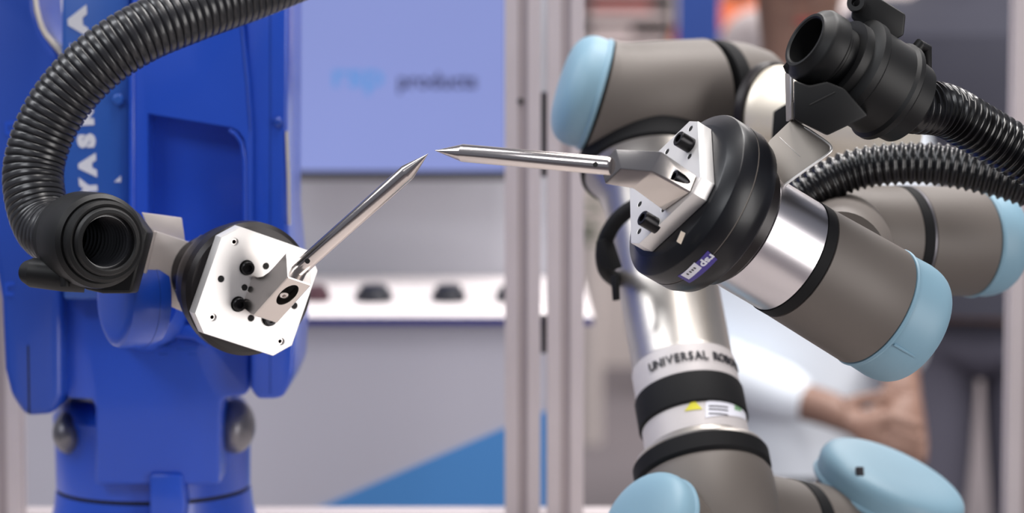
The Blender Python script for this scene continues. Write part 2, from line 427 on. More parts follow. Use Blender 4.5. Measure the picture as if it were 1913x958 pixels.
# right cover
rc = mk('right_side_cover', upright([(452, -60), (538, -60), (537, 200), (536, 400), (548, 520), (552, 620), (547, 700), (530, 740), (516, 745), (482, 745), (468, 728), (467, 300)], .335, .13, .006, 3), M_BLUE, br)
mk('pale_strip', upright([(533, 245), (538, 245), (542, 330), (543, 420), (538, 420), (536, 330)], .3335, .0014), M_CREAM, rc)  # pale strip along the cover's right edge
mk('cover_bolt', lathe([(.004, 0), (.004, .003), (.002, .0045)], fz(PY(519, 228, .335), Vector((0, -1, 0))), 20), M_BLUED, rc)
mk('groove', upright([(504, 10), (506, 10), (506, 735), (504, 735)], .3345, .0008), M_BLUED, rc, smooth=False)
# wrist of the blue robot
DW = 1.76; kw = DW/FPX
wp = W(212, 556, DW)
MWr = frame(wp, cv(-.86, -.02, .5), U_)
wb = mk('wrist_housing', lathe([(50*kw, -95*kw), (88*kw, -80*kw), (95*kw, -60*kw), (95*kw, -12*kw), (92*kw, -4*kw), (86*kw, 0), (70*kw, 2*kw), (10*kw, 3*kw)], MWr, 64), M_BLUE, br)
mk('seam_ring', lathe([(95.5*kw, -56*kw), (95.5*kw, -54*kw)], MWr, 64), M_BLUED, wb)
mk('forearm', tube([W(262, 560, 1.80), W(270, 570, 1.86), W(276, 580, 1.99)], [.026, .030, .032], 40), M_BLUE, br)
ped = W(320, 640, 1.925)
fp = mk('forearm_foot', hexa([W(x, y, 1.918) for x, y in ((262, 640), (300, 628), (360, 634), (385, 650), (385, 610), (280, 600))], [W(x, y, 1.99) for x, y in ((262, 640), (300, 628), (360, 634), (385, 650), (385, 610), (280, 600))], .001), M_BLUE, br)
mk('foot_bolt', lathe([(14*kw, 0), (14*kw, 5*kw), (7*kw, 5*kw)], fz(W(303, 624, 1.914), T_), 24), M_BLUED, fp)
for q in ((284, 646, 322, 649), (296, 659, 314, 663), (350, 659, 368, 663), (330, 648, 368, 654)):
    mk('slot', hexa([W(x, y, 1.914) for x, y in ((q[0], q[1]), (q[2], q[1]), (q[2], q[3]), (q[0], q[3]))], [W(x, y, 1.96) for x, y in ((q[0], q[1]), (q[2], q[1]), (q[2], q[3]), (q[0], q[3]))]), M_BLUED, br, smooth=False)

# ================================================================== LEFT TOOL
DL = 1.685; kl = DL/FPX
nL = cv(.47, -.13, .87).normalized()
CL = W(480, 545, DL)
uL = cv(.84, -.30, -.457); ML = frame(CL, nL, -cv(-.266, -.957, .138))   # x = rod side, y = -u or so
xL = ML.col[0].to_3d(); yL = ML.col[1].to_3d()                     # xL = "up the plate"; yL = towards picture-left
def oct_pts(L, c, k):
    h = L/2; return [(x*k, y*k) for x, y in ((-h+c, -h), (h-c, -h), (h, -h+c), (h, h-c), (h-c, h), (-h+c, h), (-h, h-c), (-h, -h+c))]
def uv_of(px, py, C, n, M):
    q = M.inverted() @ hit(px, py, C, n); return q.x, q.y
ad = thing('tool_adapter', CL - nL*(90*kl), 'black round tool adapter behind the bright square plate of the left pointer', 'tool adapter')
ad_m = frame(CL, nL, xL)
mk('adapter_disc', lathe([(p[0]*kl, p[1]*kl) for p in ((100, -29), (119, -31), (127, -38), (127, -62), (121, -68))], ad_m, 72), M_BLKB, ad)
mk('adapter_body', lathe([(p[0]*kl, p[1]*kl) for p in ((120, -68.5), (116, -110), (104, -150), (96, -158))], ad_m, 72), M_BLKB, ad)
mk('locking_ring', lathe([(p[0]*kl, p[1]*kl) for p in ((88, -159), (90, -163), (90, -185), (86, -188))], ad_m, 64), M_BLK, ad)
mk('neck', lathe([(p[0]*kl, p[1]*kl) for p in ((76, -188.5), (76, -205), (71, -207), (71, -222), (75, -224), (75, -252))], ad_m, 64), M_BLKB, ad)
for th in (2.25, 2.75, .9):
    M = ad_m @ Matrix.Rotation(th, 4, 'Z') @ Matrix.Translation((90*kl, 0, -178*kl))
    mk('locking_tab', box(M, 8*kl, 26*kl, 20*kl, .0006), M_MOTOR, ad)
mk('rear_flange', lathe([(p[0]*kl, p[1]*kl) for p in ((56, -262.5), (56, -330), (50, -340))], ad_m, 48), M_BLUE, br)

tl = thing('pointer_tool', CL, 'left pointer tool: bright square plate with upward steel spike', 'pointer tool')
sq = []
for a_, b_ in ((.36, .36), (-.36, .36), (.36, -.36), (-.36, -.36)): sq.append((a_*207, b_*207, 6.5))
small = [uv_of(x, y, CL, nL, ML) + (6,) for x, y in ((413, 521), (457, 537), (469, 594), (497, 497), (550, 571))]
corner = [uv_of(x, y, CL, nL, ML) + (6.5,) for x, y in ((439, 452), (398, 593), (525, 638), (566, 497))]
scr = [uv_of(x, y, CL, nL, ML) for x, y in ((461, 500), (445, 568), (503, 595), (515, 524))]
loops = [circ(x, y, r*kl, 18) for x, y, r in small+corner] + [circ(x, y, 14*kl, 24) for x, y in scr]
mk('mounting_plate', curve_plate(oct_pts(209, 30, kl), loops, -28*kl, 0, ML, 1.2*kl), M_PLATE, tl, 25)
def cap_screw(x, y, z0, z1, r, M, par, k):
    s = mk('screw', join(lathe([(r*k, z0*k), (r*k, (z1-1.5)*k), ((r-1.5)*k, z1*k), (r*.55*k, z1*k), (r*.5*k, (z1-7)*k), (r*.05*k, (z1-8)*k)], M @ Matrix.Translation((x, y, 0)), 28)), M_SCREW, par)
    return s
for x, y in scr: cap_screw(x, y, -20, 10, 12.5, ML, tl, kl)
for x, y, r in corner:
    mk('thread_insert', lathe([((r-.3)*kl, -22*kl), ((r-.3)*kl, -5*kl), ((r-2.5)*kl, -5*kl), ((r-2.5)*kl, -22*kl)], ML @ Matrix.Translation((x, y, 0)), 18, closed=True), M_STEEL, tl)
for x, y, r in small:
    mk('pin_hole_plug', lathe([((r-.2)*kl, -8*kl), ((r-.2)*kl, .15*kl)], ML @ Matrix.Translation((x, y, 0)), 18), M_HOLE, tl)  # flush dark plug paints the shade inside each small hole
prof = [(28, 153), (70, 111), (42, 83), (26, 65), (15, 46), (10, 24), (10, .3), (-52, .3), (-56, 25), (-59, 48), (-59, 66)]
Mp = ML @ Matrix(((1, 0, 0, 0), (0, 0, -1, 0), (0, 1, 0, 0), (0, 0, 0, 1)))      # prism xy -> plate x,z ; prism z -> -y (picture right)
SH = xL*(17*kl) - yL*(5*kl)
Mp = Matrix.Translation(SH) @ Mp
bk = mk('pointer_bracket', prism([(x*kl, y*kl) for x, y in prof], -25*kl, 25*kl, Mp, 1.6*kl, 1), M_ALU, tl, 25, smooth=False)
rL = (xL+nL).normalized(); mL = (xL-nL).normalized()
EL = CL + SH + xL*(49*kl) + nL*(132*kl)
fc = EL - mL*(30*kl) - rL*(48*kl)                                   # middle of the face with the oval window
Mh = frame(fc, -mL, rL)
cut(bk, lathe([(1*kl, -22*kl), (1*kl, 8*kl)], Mh @ Matrix.Translation((4*kl, 0, 0)), 36, sx=31, sy=15))
mk('window_dark_disc', lathe([(.97*kl, -21.6*kl), (.97*kl, -20*kl)], Mh @ Matrix.Translation((4*kl, 0, 0)), 36, sx=31, sy=15), M_HOLE, bk)  # dark disc paints the shade at the bottom of the window
mk('clamp_screw', lathe([(8.5*kl, -19*kl), (8.5*kl, -7*kl), (7*kl, -6*kl), (4*kl, -6*kl), (3.6*kl, -10*kl), (.3*kl, -10*kl)], Mh @ Matrix.Translation((-7*kl, 0, 0)), 6*4), M_STEEL, bk)

def spike(base, tip, r, par, holes):
    """turned rod with a conical point and a short flat"""
    ax_ = (tip-base); L = ax_.length; M = frame(base, ax_, T_)
    rod = mk('spike', lathe([(r*.9, 0), (r, .001), (r, L-r*3.6), (r*.98, L-r*3.5), (r*.05, L-.0008), (.00008, L)], M, 40), M_STEEL, par)
    for z, rr in holes:
        mk('cross_hole_dot', lathe([(rr, 0), (rr, .0006), (rr*.5, .0006)], M @ Matrix.Translation((r-.00045, 0, z)) @ Matrix.Rotation(math.pi/2, 4, 'Y'), 20), M_HOLE, rod)  # dark disc on the rod surface, painted as a hole's shaded inside
spike(EL - rL*(6*kl), W(800, 287, 1.60), 15.5*1.64/FPX, tl, [(.0125, 5*kl)])

# left bracket, holder and hose
bl = thing('hose_bracket', CL - nL*(215*kl), 'bright bent sheet bracket holding the hose clamp on the blue robot', 'bracket')
def sheet(pix, d, th, bev=.0004):
    """flat sheet piece through photo points with a depth each"""
    a = [W(x, y, dd) for x, y, dd in pix]
    n = (a[1]-a[0]).cross(a[2]-a[0]).normalized()
    if n.dot(T_) > 0: n = -n
    return hexa(a, [p+n*th for p in a], bev)
def leaf(pix, z, th, m, name):
    o = CL - nL*(z*kl); a = [hit(x, y, o, nL) for x, y in pix]
    return mk(name, hexa(a, [p-nL*th for p in a], .0004), m, bl)
leaf([(289, 431), (385, 462), (372, 596), (262, 547)], 252.5, .0026, M_LEAF, 'front_leaf')
LB = CL - nL*(252*kl)
mk('bend', tube([hit(288, 432, LB, nL), hit(261, 547, LB, nL)], 5*kl, 16), M_LEAF, bl)
leaf([(266, 397), (340, 407), (349, 470), (288, 450)], 285, .0022, M_LEAF, 'rear_leaf')
mk('side_leaf', hexa([hit(288, 432, LB, nL), hit(260, 548, LB, nL), W(250, 546, 1.70), W(270, 412, 1.70)], [q+Vector((-.002, 0, 0)) for q in (hit(288, 432, LB, nL), hit(260, 548, LB, nL), W(250, 546, 1.70), W(270, 412, 1.70))], .0003), M_ALU, bl)

hk = 1.64/FPX
aH = cv(.50, -.05, .86).normalized(); CH = W(203, 452, 1.62)
MH = frame(CH, aH, U_)
hl = thing('hose_clamp', CH, 'matt black swivel hose clamp left of the blue robot bracket', 'hose clamp')
mk('mouth_ring', lathe([(p[0]*hk, p[1]*hk) for p in ((51, -20), (51, 0), (54, 2), (60, 0), (64, -6), (64, -24))], MH, 56, closed=True), M_HOLD, hl)
mk('inner_ring', lathe([(p[0]*hk, p[1]*hk) for p in ((64.5, -40), (64.5, -12), (70, -10), (76, -14), (76, -40))], MH, 56, closed=True), M_HOLD, hl)
mk('shell', lathe([(p[0]*hk, p[1]*hk) for p in ((63, -150), (63, -41), (80, -36), (88, -44), (90, -60), (90, -140), (84, -150))], MH, 56, closed=True), M_HOLD, hl)
mk('rear_collar', lathe([(p[0]*hk, p[1]*hk) for p in ((63, -185), (63, -151), (82, -151), (82, -180), (76, -185))], MH, 56, closed=True), M_HOLD, hl)
fl = [(-150, 0)]
face = [W(x, y, 1.655) for x, y in ((190, 367), (204, 367), (226, 378), (250, 399), (276, 434), (246, 548), (192, 548), (156, 540), (146, 460), (161, 390))]
fback = [p + F_*.03 for p in face]
fb = mk('side_block', hexa(face, fback, .002), M_HOLD, hl)
cut(fb, lathe([(64.5*hk, -260*hk), (64.5*hk, 60*hk)], MH, 48))
mk('hinge_lug', tube([W(52, 508, 1.655), W(60, 509, 1.652), W(120, 516, 1.65), W(160, 520, 1.652)], [22*hk, 28*hk, 29*hk, 27*hk], 28), M_HOLD, hl)
mk('hinge_pin', tube([W(120, 497, 1.64), W(122, 535, 1.64)], 9*hk, 14), M_HOLD, hl)
hp = [CH - aH*(14*hk), CH - aH*(80*hk), CH - aH*(160*hk), W(86, 425, 1.705), W(62, 340, 1.72), W(76, 262, 1.725), W(117, 185, 1.725), W(182, 116, 1.725), W(262, 63, 1.73), W(360, 22, 1.745), W(470, -18, 1.77), W(600, -70, 1.80)]
tag(mk('corrugated_hose', corrugated(hp, .0206, .0053, .0017, 44, True, (0, .95, 1, 1, 1, .95)), M_HOSE, None, 60), 'thick black corrugated hose arching over the blue robot on the left', 'hose')

# ================================================================== RIGHT TOOL
DR = 1.579; kr = DR/FPX
nR = cv(-.803, .45, .39).normalized()
CR = W(1241, 340, DR)
MR = frame(CR, nR, cv(-.595, -.585, -.55))
xR = MR.col[0].to_3d(); yR = MR.col[1].to_3d()
rR = (xR+nR).normalized()
adr = thing('tool_adapter', CR - nR*(90*kr), 'large glossy black tool adapter with purple label on the grey robot wrist', 'tool adapter')
Lr = lambda pts: [(p[0]*kr, p[1]*kr) for p in pts]
mk('adapter_disc', lathe(Lr([(60, -33.5), (138, -34), (141, -36), (168, -50), (170, -53), (170, -86)]), MR, 80), M_BLK, adr)
mk('seam', lathe(Lr([(169, -86.3), (169, -88.7)]), MR, 80), M_GREY, adr)
mk('adapter_body', lathe(Lr([(170, -89), (170, -114), (161, -138), (148, -147), (130, -150)]), MR, 80), M_BLK, adr)
mk('clamp_ring', lathe(Lr([(120, -150.5), (127, -153), (127, -176), (121, -181)]), MR, 72), M_BLKB, adr)
# label patches on the drum
def cyl_tz(px, py, M, r):
    Mi = M.inverted(); o = Mi @ CAM; d = (Mi.to_3x3() @ ray(px, py))
    A = d.x**2+d.y**2; B = 2*(o.x*d.x+o.y*d.y); C = o.x**2+o.y**2-r*r; D = B*B-4*A*C
    t = (-B-math.sqrt(max(D, 0)))/(2*A); q = o+d*t
    return math.atan2(q.y, q.x), q.z
def patch(pix, M, r, th=.0003, n=8):
    """curved label on a cylinder, four photo corners"""
    c = [cyl_tz(x, y, M, r) for x, y in pix]; a0 = c[0][0]
    c = [((t-a0+math.pi) % (2*math.pi)-math.pi, z) for t, z in c]
    V, F = [], []
    for rr in (r, r+th):
        for i in range(n+1):
            for j in range(n+1):
                u, v = i/n, j/n
                t = (1-u)*(1-v)*c[0][0]+u*(1-v)*c[1][0]+u*v*c[2][0]+(1-u)*v*c[3][0]
                z = (1-u)*(1-v)*c[0][1]+u*(1-v)*c[1][1]+u*v*c[2][1]+(1-u)*v*c[3][1]
                V.append(M @ Vector((rr*math.cos(t+a0), rr*math.sin(t+a0), z)))
    m = (n+1)**2
    for i in range(n):
        for j in range(n):
            q = (i*(n+1)+j, (i+1)*(n+1)+j, (i+1)*(n+1)+j+1, i*(n+1)+j+1); F.append(q[::-1]); F.append(tuple(x+m for x in q))
    B = [i*(n+1) for i in range(n+1)]+[n*(n+1)+j for j in range(1, n+1)]+[i*(n+1)+n for i in range(n-1, -1, -1)]+[j for j in range(n-1, 0, -1)]
    for a_, b_ in zip(B, B[1:]+B[:1]): F.append((a_, b_, b_+m, a_+m))
    return V, F
lb = mk('name_label', patch([(1266, 515), (1288, 528), (1340, 484), (1322, 468)], MR, 170.3*kr), M_PURP, adr)
mk('white_field', patch([(1272, 513), (1287, 521), (1311, 500), (1297, 490)], MR, 171.2*kr), M_WHITE, lb)
def on_drum(px, py, tx, ty, r, M, out=.0006):
    """frame lying on the drum at a photo point, text direction towards another photo point"""
    t, z = cyl_tz(px, py, M, r); t2, z2 = cyl_tz(tx, ty, M, r)
    P = lambda a, b, rr: M @ Vector((rr*math.cos(a), rr*math.sin(a), b))
    p = P(t, z, r+out); nrm = (p-P(t, z, 0)).normalized()
    return frame(p, nrm, P(t2, z2, r)-P(t, z, r))
mk('label_text', text('rsp', on_drum(1322, 486, 1306, 500, 171*kr, MR, .0004), 21*kr, .0002, 1.2, .0002), M_WHITE, lb, smooth=False)
for q in ((1298, 500), (1294, 503.5), (1290, 507), (1285, 511)):
    mk('print_bar', box(on_drum(*q, q[0]-10, q[1]+9, 171.5*kr, MR, .0004), 2.6*kr, 4.5*kr, .0003), M_INK, lb, smooth=False)
mk('sensor_window', patch([(1264, 450), (1272, 455), (1280, 435), (1272, 431)], MR, 165*kr, .0006), M_CREAM, adr)

tr = thing('pointer_tool', CR, 'right pointer tool: cranked bracket and nearly level steel spike', 'pointer tool')
def Q(px, py, z): return hit(px, py, CR + nR*(z*kr), nR)
hol = [uv_of(x, y, CR, nR, MR)+(5.5,) for x, y in ((1290, 240), (1246, 283), (1288, 292), (1195, 381), (1194, 432), (1239, 391))]
scrR = [uv_of(x, y, CR, nR, MR) for x, y in ((1290, 272), (1223, 420))]
mk('mounting_plate', curve_plate(oct_pts(206, 24, kr), [circ(x, y, r*kr, 18) for x, y, r in hol], -33*kr, 0, MR, 1.4*kr), M_PLATE, tr, 25)
for x, y, r in hol:
    mk('pin_hole_plug', lathe([((r-.2)*kr, -8*kr), ((r-.2)*kr, .2*kr)], MR @ Matrix.Translation((x, y, 0)), 18), M_HOLE, tr)  # near-black plug in place of the hole's own shade
for x, y in scrR: cap_screw(x, y, -6, 30, 15, MR, tr, kr)
A0, B0, D0 = Q(1303, 328, 0.3), Q(1290, 360, .3), Q(1240, 395, .3); H0 = A0+D0-B0
A1, B1, D1 = Q(1236, 281, 85), Q(1216, 320, 85), Q(1183, 354, 85); H1 = A1+D1-B1
A2, B2, D2 = Q(1149, 277, 148), Q(1160, 315, 127), Q(1130, 345, 125); H2 = A2+D2-B2
bm = bmesh.new()
L0 = [bm.verts.new(p) for p in (A0, B0, D0, H0)]; L1 = [bm.verts.new(p) for p in (A1, B1, D1, H1)]; L2 = [bm.verts.new(p) for p in (A2, B2, D2, H2)]
bm.faces.new(L0); bm.faces.new(L2[::-1])
for X, Y_ in ((L0, L1), (L1, L2)):
    for i in range(4): bm.faces.new((X[i], X[(i+1) % 4], Y_[(i+1) % 4], Y_[i]))
bmesh.ops.recalc_face_normals(bm, faces=bm.faces)
bk = mk('pointer_bracket', fin(bm, Matrix(), 2.4*kr, 1, .25), M_ALU, tr, 20, smooth=False)
sx_, sy_ = uv_of(1287, 346, CR, nR, MR)
cut(bk, lathe([(17*kr, 2*kr), (17*kr, 46*kr)], MR @ Matrix.Translation((sx_, sy_, 0)), 28))
cap_screw(sx_, sy_, -4, 36, 14, MR, tr, kr)
E2 = (A2+D2)*.5
spike(E2 - rR*(4*kr), W(812, 281, 1.60), 17*kr, tr, [(.0085, 5*kr)])
mk('spike_nut', lathe([(12*kr, 0), (12*kr, 12*kr), (9*kr, 14*kr)], frame(E2, W(812, 281, 1.6)-E2, U_), 6), M_ALU, bk, 20)

# ================================================================== GREY COBOT
cb = thing('collaborative_robot', W(1320, 1100, 2.02)*1.0, 'grey and silver jointed robot arm with pale blue end caps on the right', 'robot arm')
cb.location.z = TZ
# front wrist (coaxial with the right tool)
mk('tool_flange', lathe(Lr([(112, -181.5), (117, -186), (117, -302)]), MR, 80), M_SILVER, cb)
mk('black_band', lathe(Lr([(114, -302.5), (119, -304), (119, -326), (118, -327)]), MR, 80), M_RUB, cb)
mk('wrist_housing', lathe(Lr([(114, -327.5), (119, -330), (122, -420), (125, -517), (123, -521)]), MR, 80), M_GREY, cb)
def cap(M, r, h, k, par, sx=1, sy=1, ex=3.2):
    """domed end cap with lip and three grooves; z grows towards the tip"""
    pr = [(r-3, 0), (r+3, 1), (r+5, 5), (r+4, 9), (r+1, 11)]
    for i in range(1, 13):
        a = i/12*math.pi/2; e = ex
        pr.append((r*(max(math.cos(a), 0))**(2/e) + (r*.03 if i < 12 else 1), 11+(h-11)*(math.sin(a))**(2/e)))
    c = mk('end_cap', lathe([(a*k, b*k) for a, b in pr], M, 72, sx, sy), M_CAP, par)
    return c
Mc = frame(CR - nR*(522*kr), -nR, U_)
c1 = cap(Mc, 122, 116, kr, cb, ex=5.5)
def rib_on(M, r, z0, z1, th, k, par, w=5):
    q = M @ Matrix.Rotation(th, 4, 'Z')
    mk('rib', box(q @ Matrix.Translation(((r)*k, 0, (z0+z1)/2*k)), 6*k, w*k, (z1-z0)*k, .6*k), M_CAP, par)
for th in (-2.0, -1.55, -.9, 2.2):
    rib_on(Mc, 124, 14, 66, th, kr, c1, 4)
# rear horizontal wrist joint
DJ = 1.84; kj = DJ/FPX
aJ = (W(1890, 452, 1.885)-W(1560, 444, 1.815)).normalized(); CJ = W(1560, 445, 1.82)
MJ = frame(CJ, aJ, U_); Lj = lambda pts: [(p[0]*kj, p[1]*kj) for p in pts]
mk('joint_housing', lathe(Lr([(70, -110), (96, -90), (104, -60), (106, 0), (107, 128)]) and Lj([(60, -100), (92, -85), (101, -50), (101, 130)]), MJ, 80), M_GREY, cb)
mk('black_band', lathe(Lj([(100, 130.5), (102, 132), (102, 152), (100, 153)]), MJ, 80), M_RUB, cb)
mk('sleeve_ring', lathe(Lj([(99, 153.3), (102, 154), (102, 157), (99, 158)]), MJ, 80), M_MOTOR, cb)
mk('joint_housing', lathe(Lj([(99, 158.5), (102, 160), (104, 300), (103, 304)]), MJ, 80), M_GREY, cb)
c2 = cap(MJ @ Matrix.Translation((0, 0, 305*kj)), 102, 95, kj, cb)
rib_on(MJ @ Matrix.Translation((0, 0, 305*kj)), 103.5, 14, 60, -1.65, kj, c2)
rib_on(MJ @ Matrix.Translation((0, 0, 305*kj)), 103.5, 14, 60, -1.2, kj, c2)
# link between the rear joint and the front wrist
mk('wrist_link', tube([W(1570, 450, 1.80), W(1580, 470, 1.74), W(1570, 480, 1.69)], [.034, .033, .03], 40), M_GREY, cb)

# upright tube (leans towards the viewer)
Pb, Pt = W(1312, 880, 1.86), W(1206, 300, 2.00)
aT = (Pt-Pb).normalized(); LT = (Pt-Pb).length
tc_ = lambda py: (880-py)/580*LT
MTb = frame(Pb, aT, T_)
def seg(name, pts, m, par=cb): return mk(name, lathe([(r, tc_(y)) for r, y in pts], MTb, 80), m, par)
seg('lower_ring', [(.0475, 895), (.0500, 890), (.0500, 866), (.0485, 863)], M_RUB)
seg('rim', [(.0480, 862.5), (.0485, 860), (.0475, 856), (.0405, 850), (.0385, 842)], M_TUBE)
seg('plate_sleeve', [(.0385, 841.5), (.0385, 802)], M_MATTE)
seg('black_band', [(.0395, 801.5), (.0405, 799), (.0405, 752), (.0398, 748)], M_RUB)
seg('lettered_sleeve', [(.0388, 747.5), (.0388, 700), (.0385, 697)], M_MATTE)
tbv = seg('upper_arm_tube', [(.0383, 696.5), (.0375, 690), (.0375, 560), (.0382, 380), (.042, 345), (.049, 321)], M_TUBE)
seg('upper_ring', [(.0500, 320.5), (.0520, 318), (.0520, 286), (.0500, 282)], M_RUB)
# lettering wrapped on the sleeve, glyph by glyph
word = 'UNIVERSAL ROBOTS'; rS = .0388
th0, z0_ = cyl_tz(1222, 705, MTb, rS); th1, z1_ = cyl_tz(1322, 690, MTb, rS)
d_th = ((th1-th0+math.pi) % (2*math.pi)-math.pi)
adv = {'I': .5, ' ': .6, 'E': .85, 'S': .85, 'L': .8, 'R': .9, 'B': .9, 'T': .85}
A_ = [adv.get(c, 1.0) for c in word]; pos_ = []; q = 0
for c in A_: pos_.append(q+c/2); q += c
unit = d_th/(pos_[8]-pos_[0])
zt_ = tc_(722)
sl = [o for o in cb.children if o.name.startswith('lettered_sleeve')][0]
for i, ch in enumerate(word):
    if ch == ' ': continue
    th = th0+unit*(pos_[i]-pos_[0])
    P = MTb @ Vector(((rS+.0008)*math.cos(th), (rS+.0008)*math.sin(th), zt_))
    nrm = (MTb.to_3x3() @ Vector((math.cos(th), math.sin(th), 0)))
    tx = aT.cross(nrm)
    mk('letter', text(ch, frame(P, nrm, tx), .0095, .0003, .86, .00022), M_INK, sl, smooth=False)
ps = [o for o in cb.children if o.name.startswith('plate_sleeve')][0]
def stick(pix, m, nm='sticker'): return mk(nm, patch(pix, MTb, .0387, .0003), m, ps)
stick([(1318, 750), (1392, 758), (1393, 785), (1318, 780)], M_WHITE)
yt = stick([(1279, 768), (1312, 764), (1299, 750), (1292, 750)], M_YEL, 'warning_sticker')
stick([(1372, 753), (1385, 757), (1384, 769), (1372, 766)], M_GREENST)
for y in (757, 763, 771):
    mk('print_line', patch([(1324, y), (1360, y+3), (1360, y+5), (1324, y+2)], MTb, .0391, .0002), M_INK, ps)
# shoulder body
mk('shoulder_housing', lathe([(.0475, tc_(895.5)), (.0498, tc_(905)), (.0505, tc_(960)), (.049, tc_(1010)), (.042, tc_(1050)), (.028, tc_(1075))], MTb, 72), M_GREY, cb)
pA, pB = W(1330, 985, 1.86), W(1640, 1045, 1.96)
MS = frame(pA, pB-pA, U_); ks = 1.89/FPX
mk('shoulder_barrel', lathe([(r*ks, z*ks) for r, z in ((100, 20), (116, 60), (118, 172))], MS, 72), M_GREY, cb)
mk('black_band', lathe([(r*ks, z*ks) for r, z in ((117, 172.5), (120, 175), (120, 205), (117, 207))], MS, 72), M_RUB, cb)
mk('shoulder_barrel', lathe([(r*ks, z*ks) for r, z in ((117, 207.5), (119, 210), (124, 300), (122, 350), (90, 372))], MS, 72), M_GREY, cb)
kq = 1.95/FPX
MCr = frame(W(1652, 932, 1.95), cv(.37, .88, .27), R_)
c3 = cap(MCr, 141, 68, kq, cb, ex=4.5)
mk('cap_neck', lathe([(r*kq, z*kq) for r, z in ((110, -110), (128, -40), (131, -1))], MCr, 64), M_GREY, cb)
kp = 1.83/FPX
MCl = frame(W(1228, 992, 1.795), cv(-.70, .50, .50), U_)
c4 = cap(MCl, 102, 66, kp, cb)
mk('cap_neck', lathe([(r*kp, z*kp) for r, z in ((90, -80), (96, -40), (99, -1))], MCl, 64), M_GREY, cb)
for Mx, kk, pp, pt in ((MCr, kq, c3, (1606, 882, 1.905)),):
    mk('cap_latch', box(frame(W(*pt), cv(0, .3, 1), R_), .006, .008, .004, .0008), M_INK, pp)
q_ = W(1340, 1060, 1.87)
mk('base_stem', lathe([(.068, 0), (.068, .012), (.055, .018), (.045, max(.03, q_.z-TZ-.0))], Matrix.Translation((q_.x, q_.y, TZ+.0005)), 64), M_GREY, cb)

# elbow housing
ke = 2.00/FPX
path = [W(1118, 178, 1.995), W(1140, 184, 1.996), W(1175, 186, 1.998), W(1225, 183, 2.005), W(1316, 178, 2.025)]
mk('elbow_housing', tube(catmull(path, 8), 107*ke, 64), M_GREY, cb)
MEb = frame(W(1317.5, 178, 2.0254), (W(1400, 184, 2.052)-W(1318, 178, 2.025)), U_)
mk('black_band', lathe([(r*ke, z*ke) for r, z in ((105, -1), (106.5, 2), (106.5, 27), (105, 29))], MEb, 72), M_RUB, cb)
mk('elbow_housing', lathe([(r*ke, z*ke) for r, z in ((104, 29.5), (106, 32), (105, 80), (96, 130), (80, 160), (50, 180))], MEb, 72), M_GREY, cb)
MEc = frame(W(1117, 178, 1.995), cv(-.95, .28, .06), U_)
c5 = cap(MEc, 103, 76, ke, cb)
mk('cap_latch', box(frame(W(1076, 209, 1.962), cv(-.3, 0, 1), R_), .005, .006, .004, .0008), M_INK, c5)
# forearm tube to the right
Pf0, Pf1 = W(1448, 212, 1.97), W(1700, 246, 1.89)
MF = frame(Pf0, Pf1-Pf0, U_)
mk('forearm_ring', lathe([(r*ke, z*ke) for r, z in ((80, -32), (93, -26), (95, -10), (92, -6))], MF, 64), M_BLKB, cb)
mk('forearm_tube', lathe([(r*ke, z*ke) for r, z in ((88, -5.5), (89, 0), (86, 20), (82, 40), (80, 270))], MF, 64), M_CREAM, cb)
# strap clamps (cable ties for the hose)
st = thing('hose_strap', W(1150, 450, 1.90), 'black strap looped round the silver upright tube behind the spike', 'strap')
Ms = frame(Pb+aT*tc_(480), (aT*.88+cv(.40, .0, -.28)).normalized(), T_)
kb = 1.88/FPX
mk('strap_band', tube(catmull([W(1300, 420, 1.91), W(1285, 385, 1.895), W(1235, 372, 1.885), W(1185, 386, 1.88), W(1147, 418, 1.885), W(1128, 462, 1.895), W(1132, 505, 1.915), W(1160, 530, 1.96)], 8), 15*kb, 20), M_RUB, st)
mk('strap_buckle', sheet([(1112, 452, 1.885), (1126, 446, 1.88), (1146, 506, 1.88), (1122, 500, 1.885)], 0, .012, .001), M_RUB, st)
mk('strap_tail', sheet([(1140, 516, 1.882), (1151, 512, 1.878), (1152, 560, 1.878), (1144, 562, 1.882)], 0, .004, .0005), M_RUB, st)
fs = sheet([(1444, 208, 1.86), (1476, 188, 1.85), (1478, 232, 1.85), (1440, 262, 1.86)], 0, .016, .001)
tag(mk('tube_clip', fs, M_RUB), 'black block clipped on the pale forearm tube beside the bent bracket', 'clip')

# right bracket, clamp and hoses
brk = thing('hose_bracket', W(1500, 300, 1.60), 'grey bent sheet bracket carrying the hose clamp on the grey robot', 'bracket')
nB = cv(-.30, .50, .81).normalized(); oB = W(1500, 300, 1.597)
pl_ = [hit(x, y, oB, nB) for x, y in ((1438, 262), (1481, 221), (1515, 245), (1549, 270), (1549, 286), (1490, 327), (1428, 372), (1396, 396), (1400, 330))]
mk('main_leaf', hexa(pl_, [p-nB*.0018 for p in pl_]), M_SHEET, brk)
rim = [W(1478, 128, 1.598), W(1479, 180, 1.598)] + [hit(x, y, oB, nB) for x, y in ((1481, 221), (1515, 245), (1545, 266), (1553, 277), (1545, 289), (1490, 328), (1430, 372), (1400, 396))]
mk('rim_edge', tube(catmull(rim, 6), 2.6*kr, 10), M_PLATE, brk)
mk('crease', tube([hit(1456, 256, oB, nB)+nB*.0001, hit(1494, 292, oB, nB)+nB*.0001], .5*kr, 6), M_PLATE, brk)
mk('upright_leaf', sheet([(1476, 130, 1.60), (1482, 130, 1.60), (1483, 222, 1.60), (1478, 222, 1.60)], 0, .03, .0004), M_SHEET, brk)

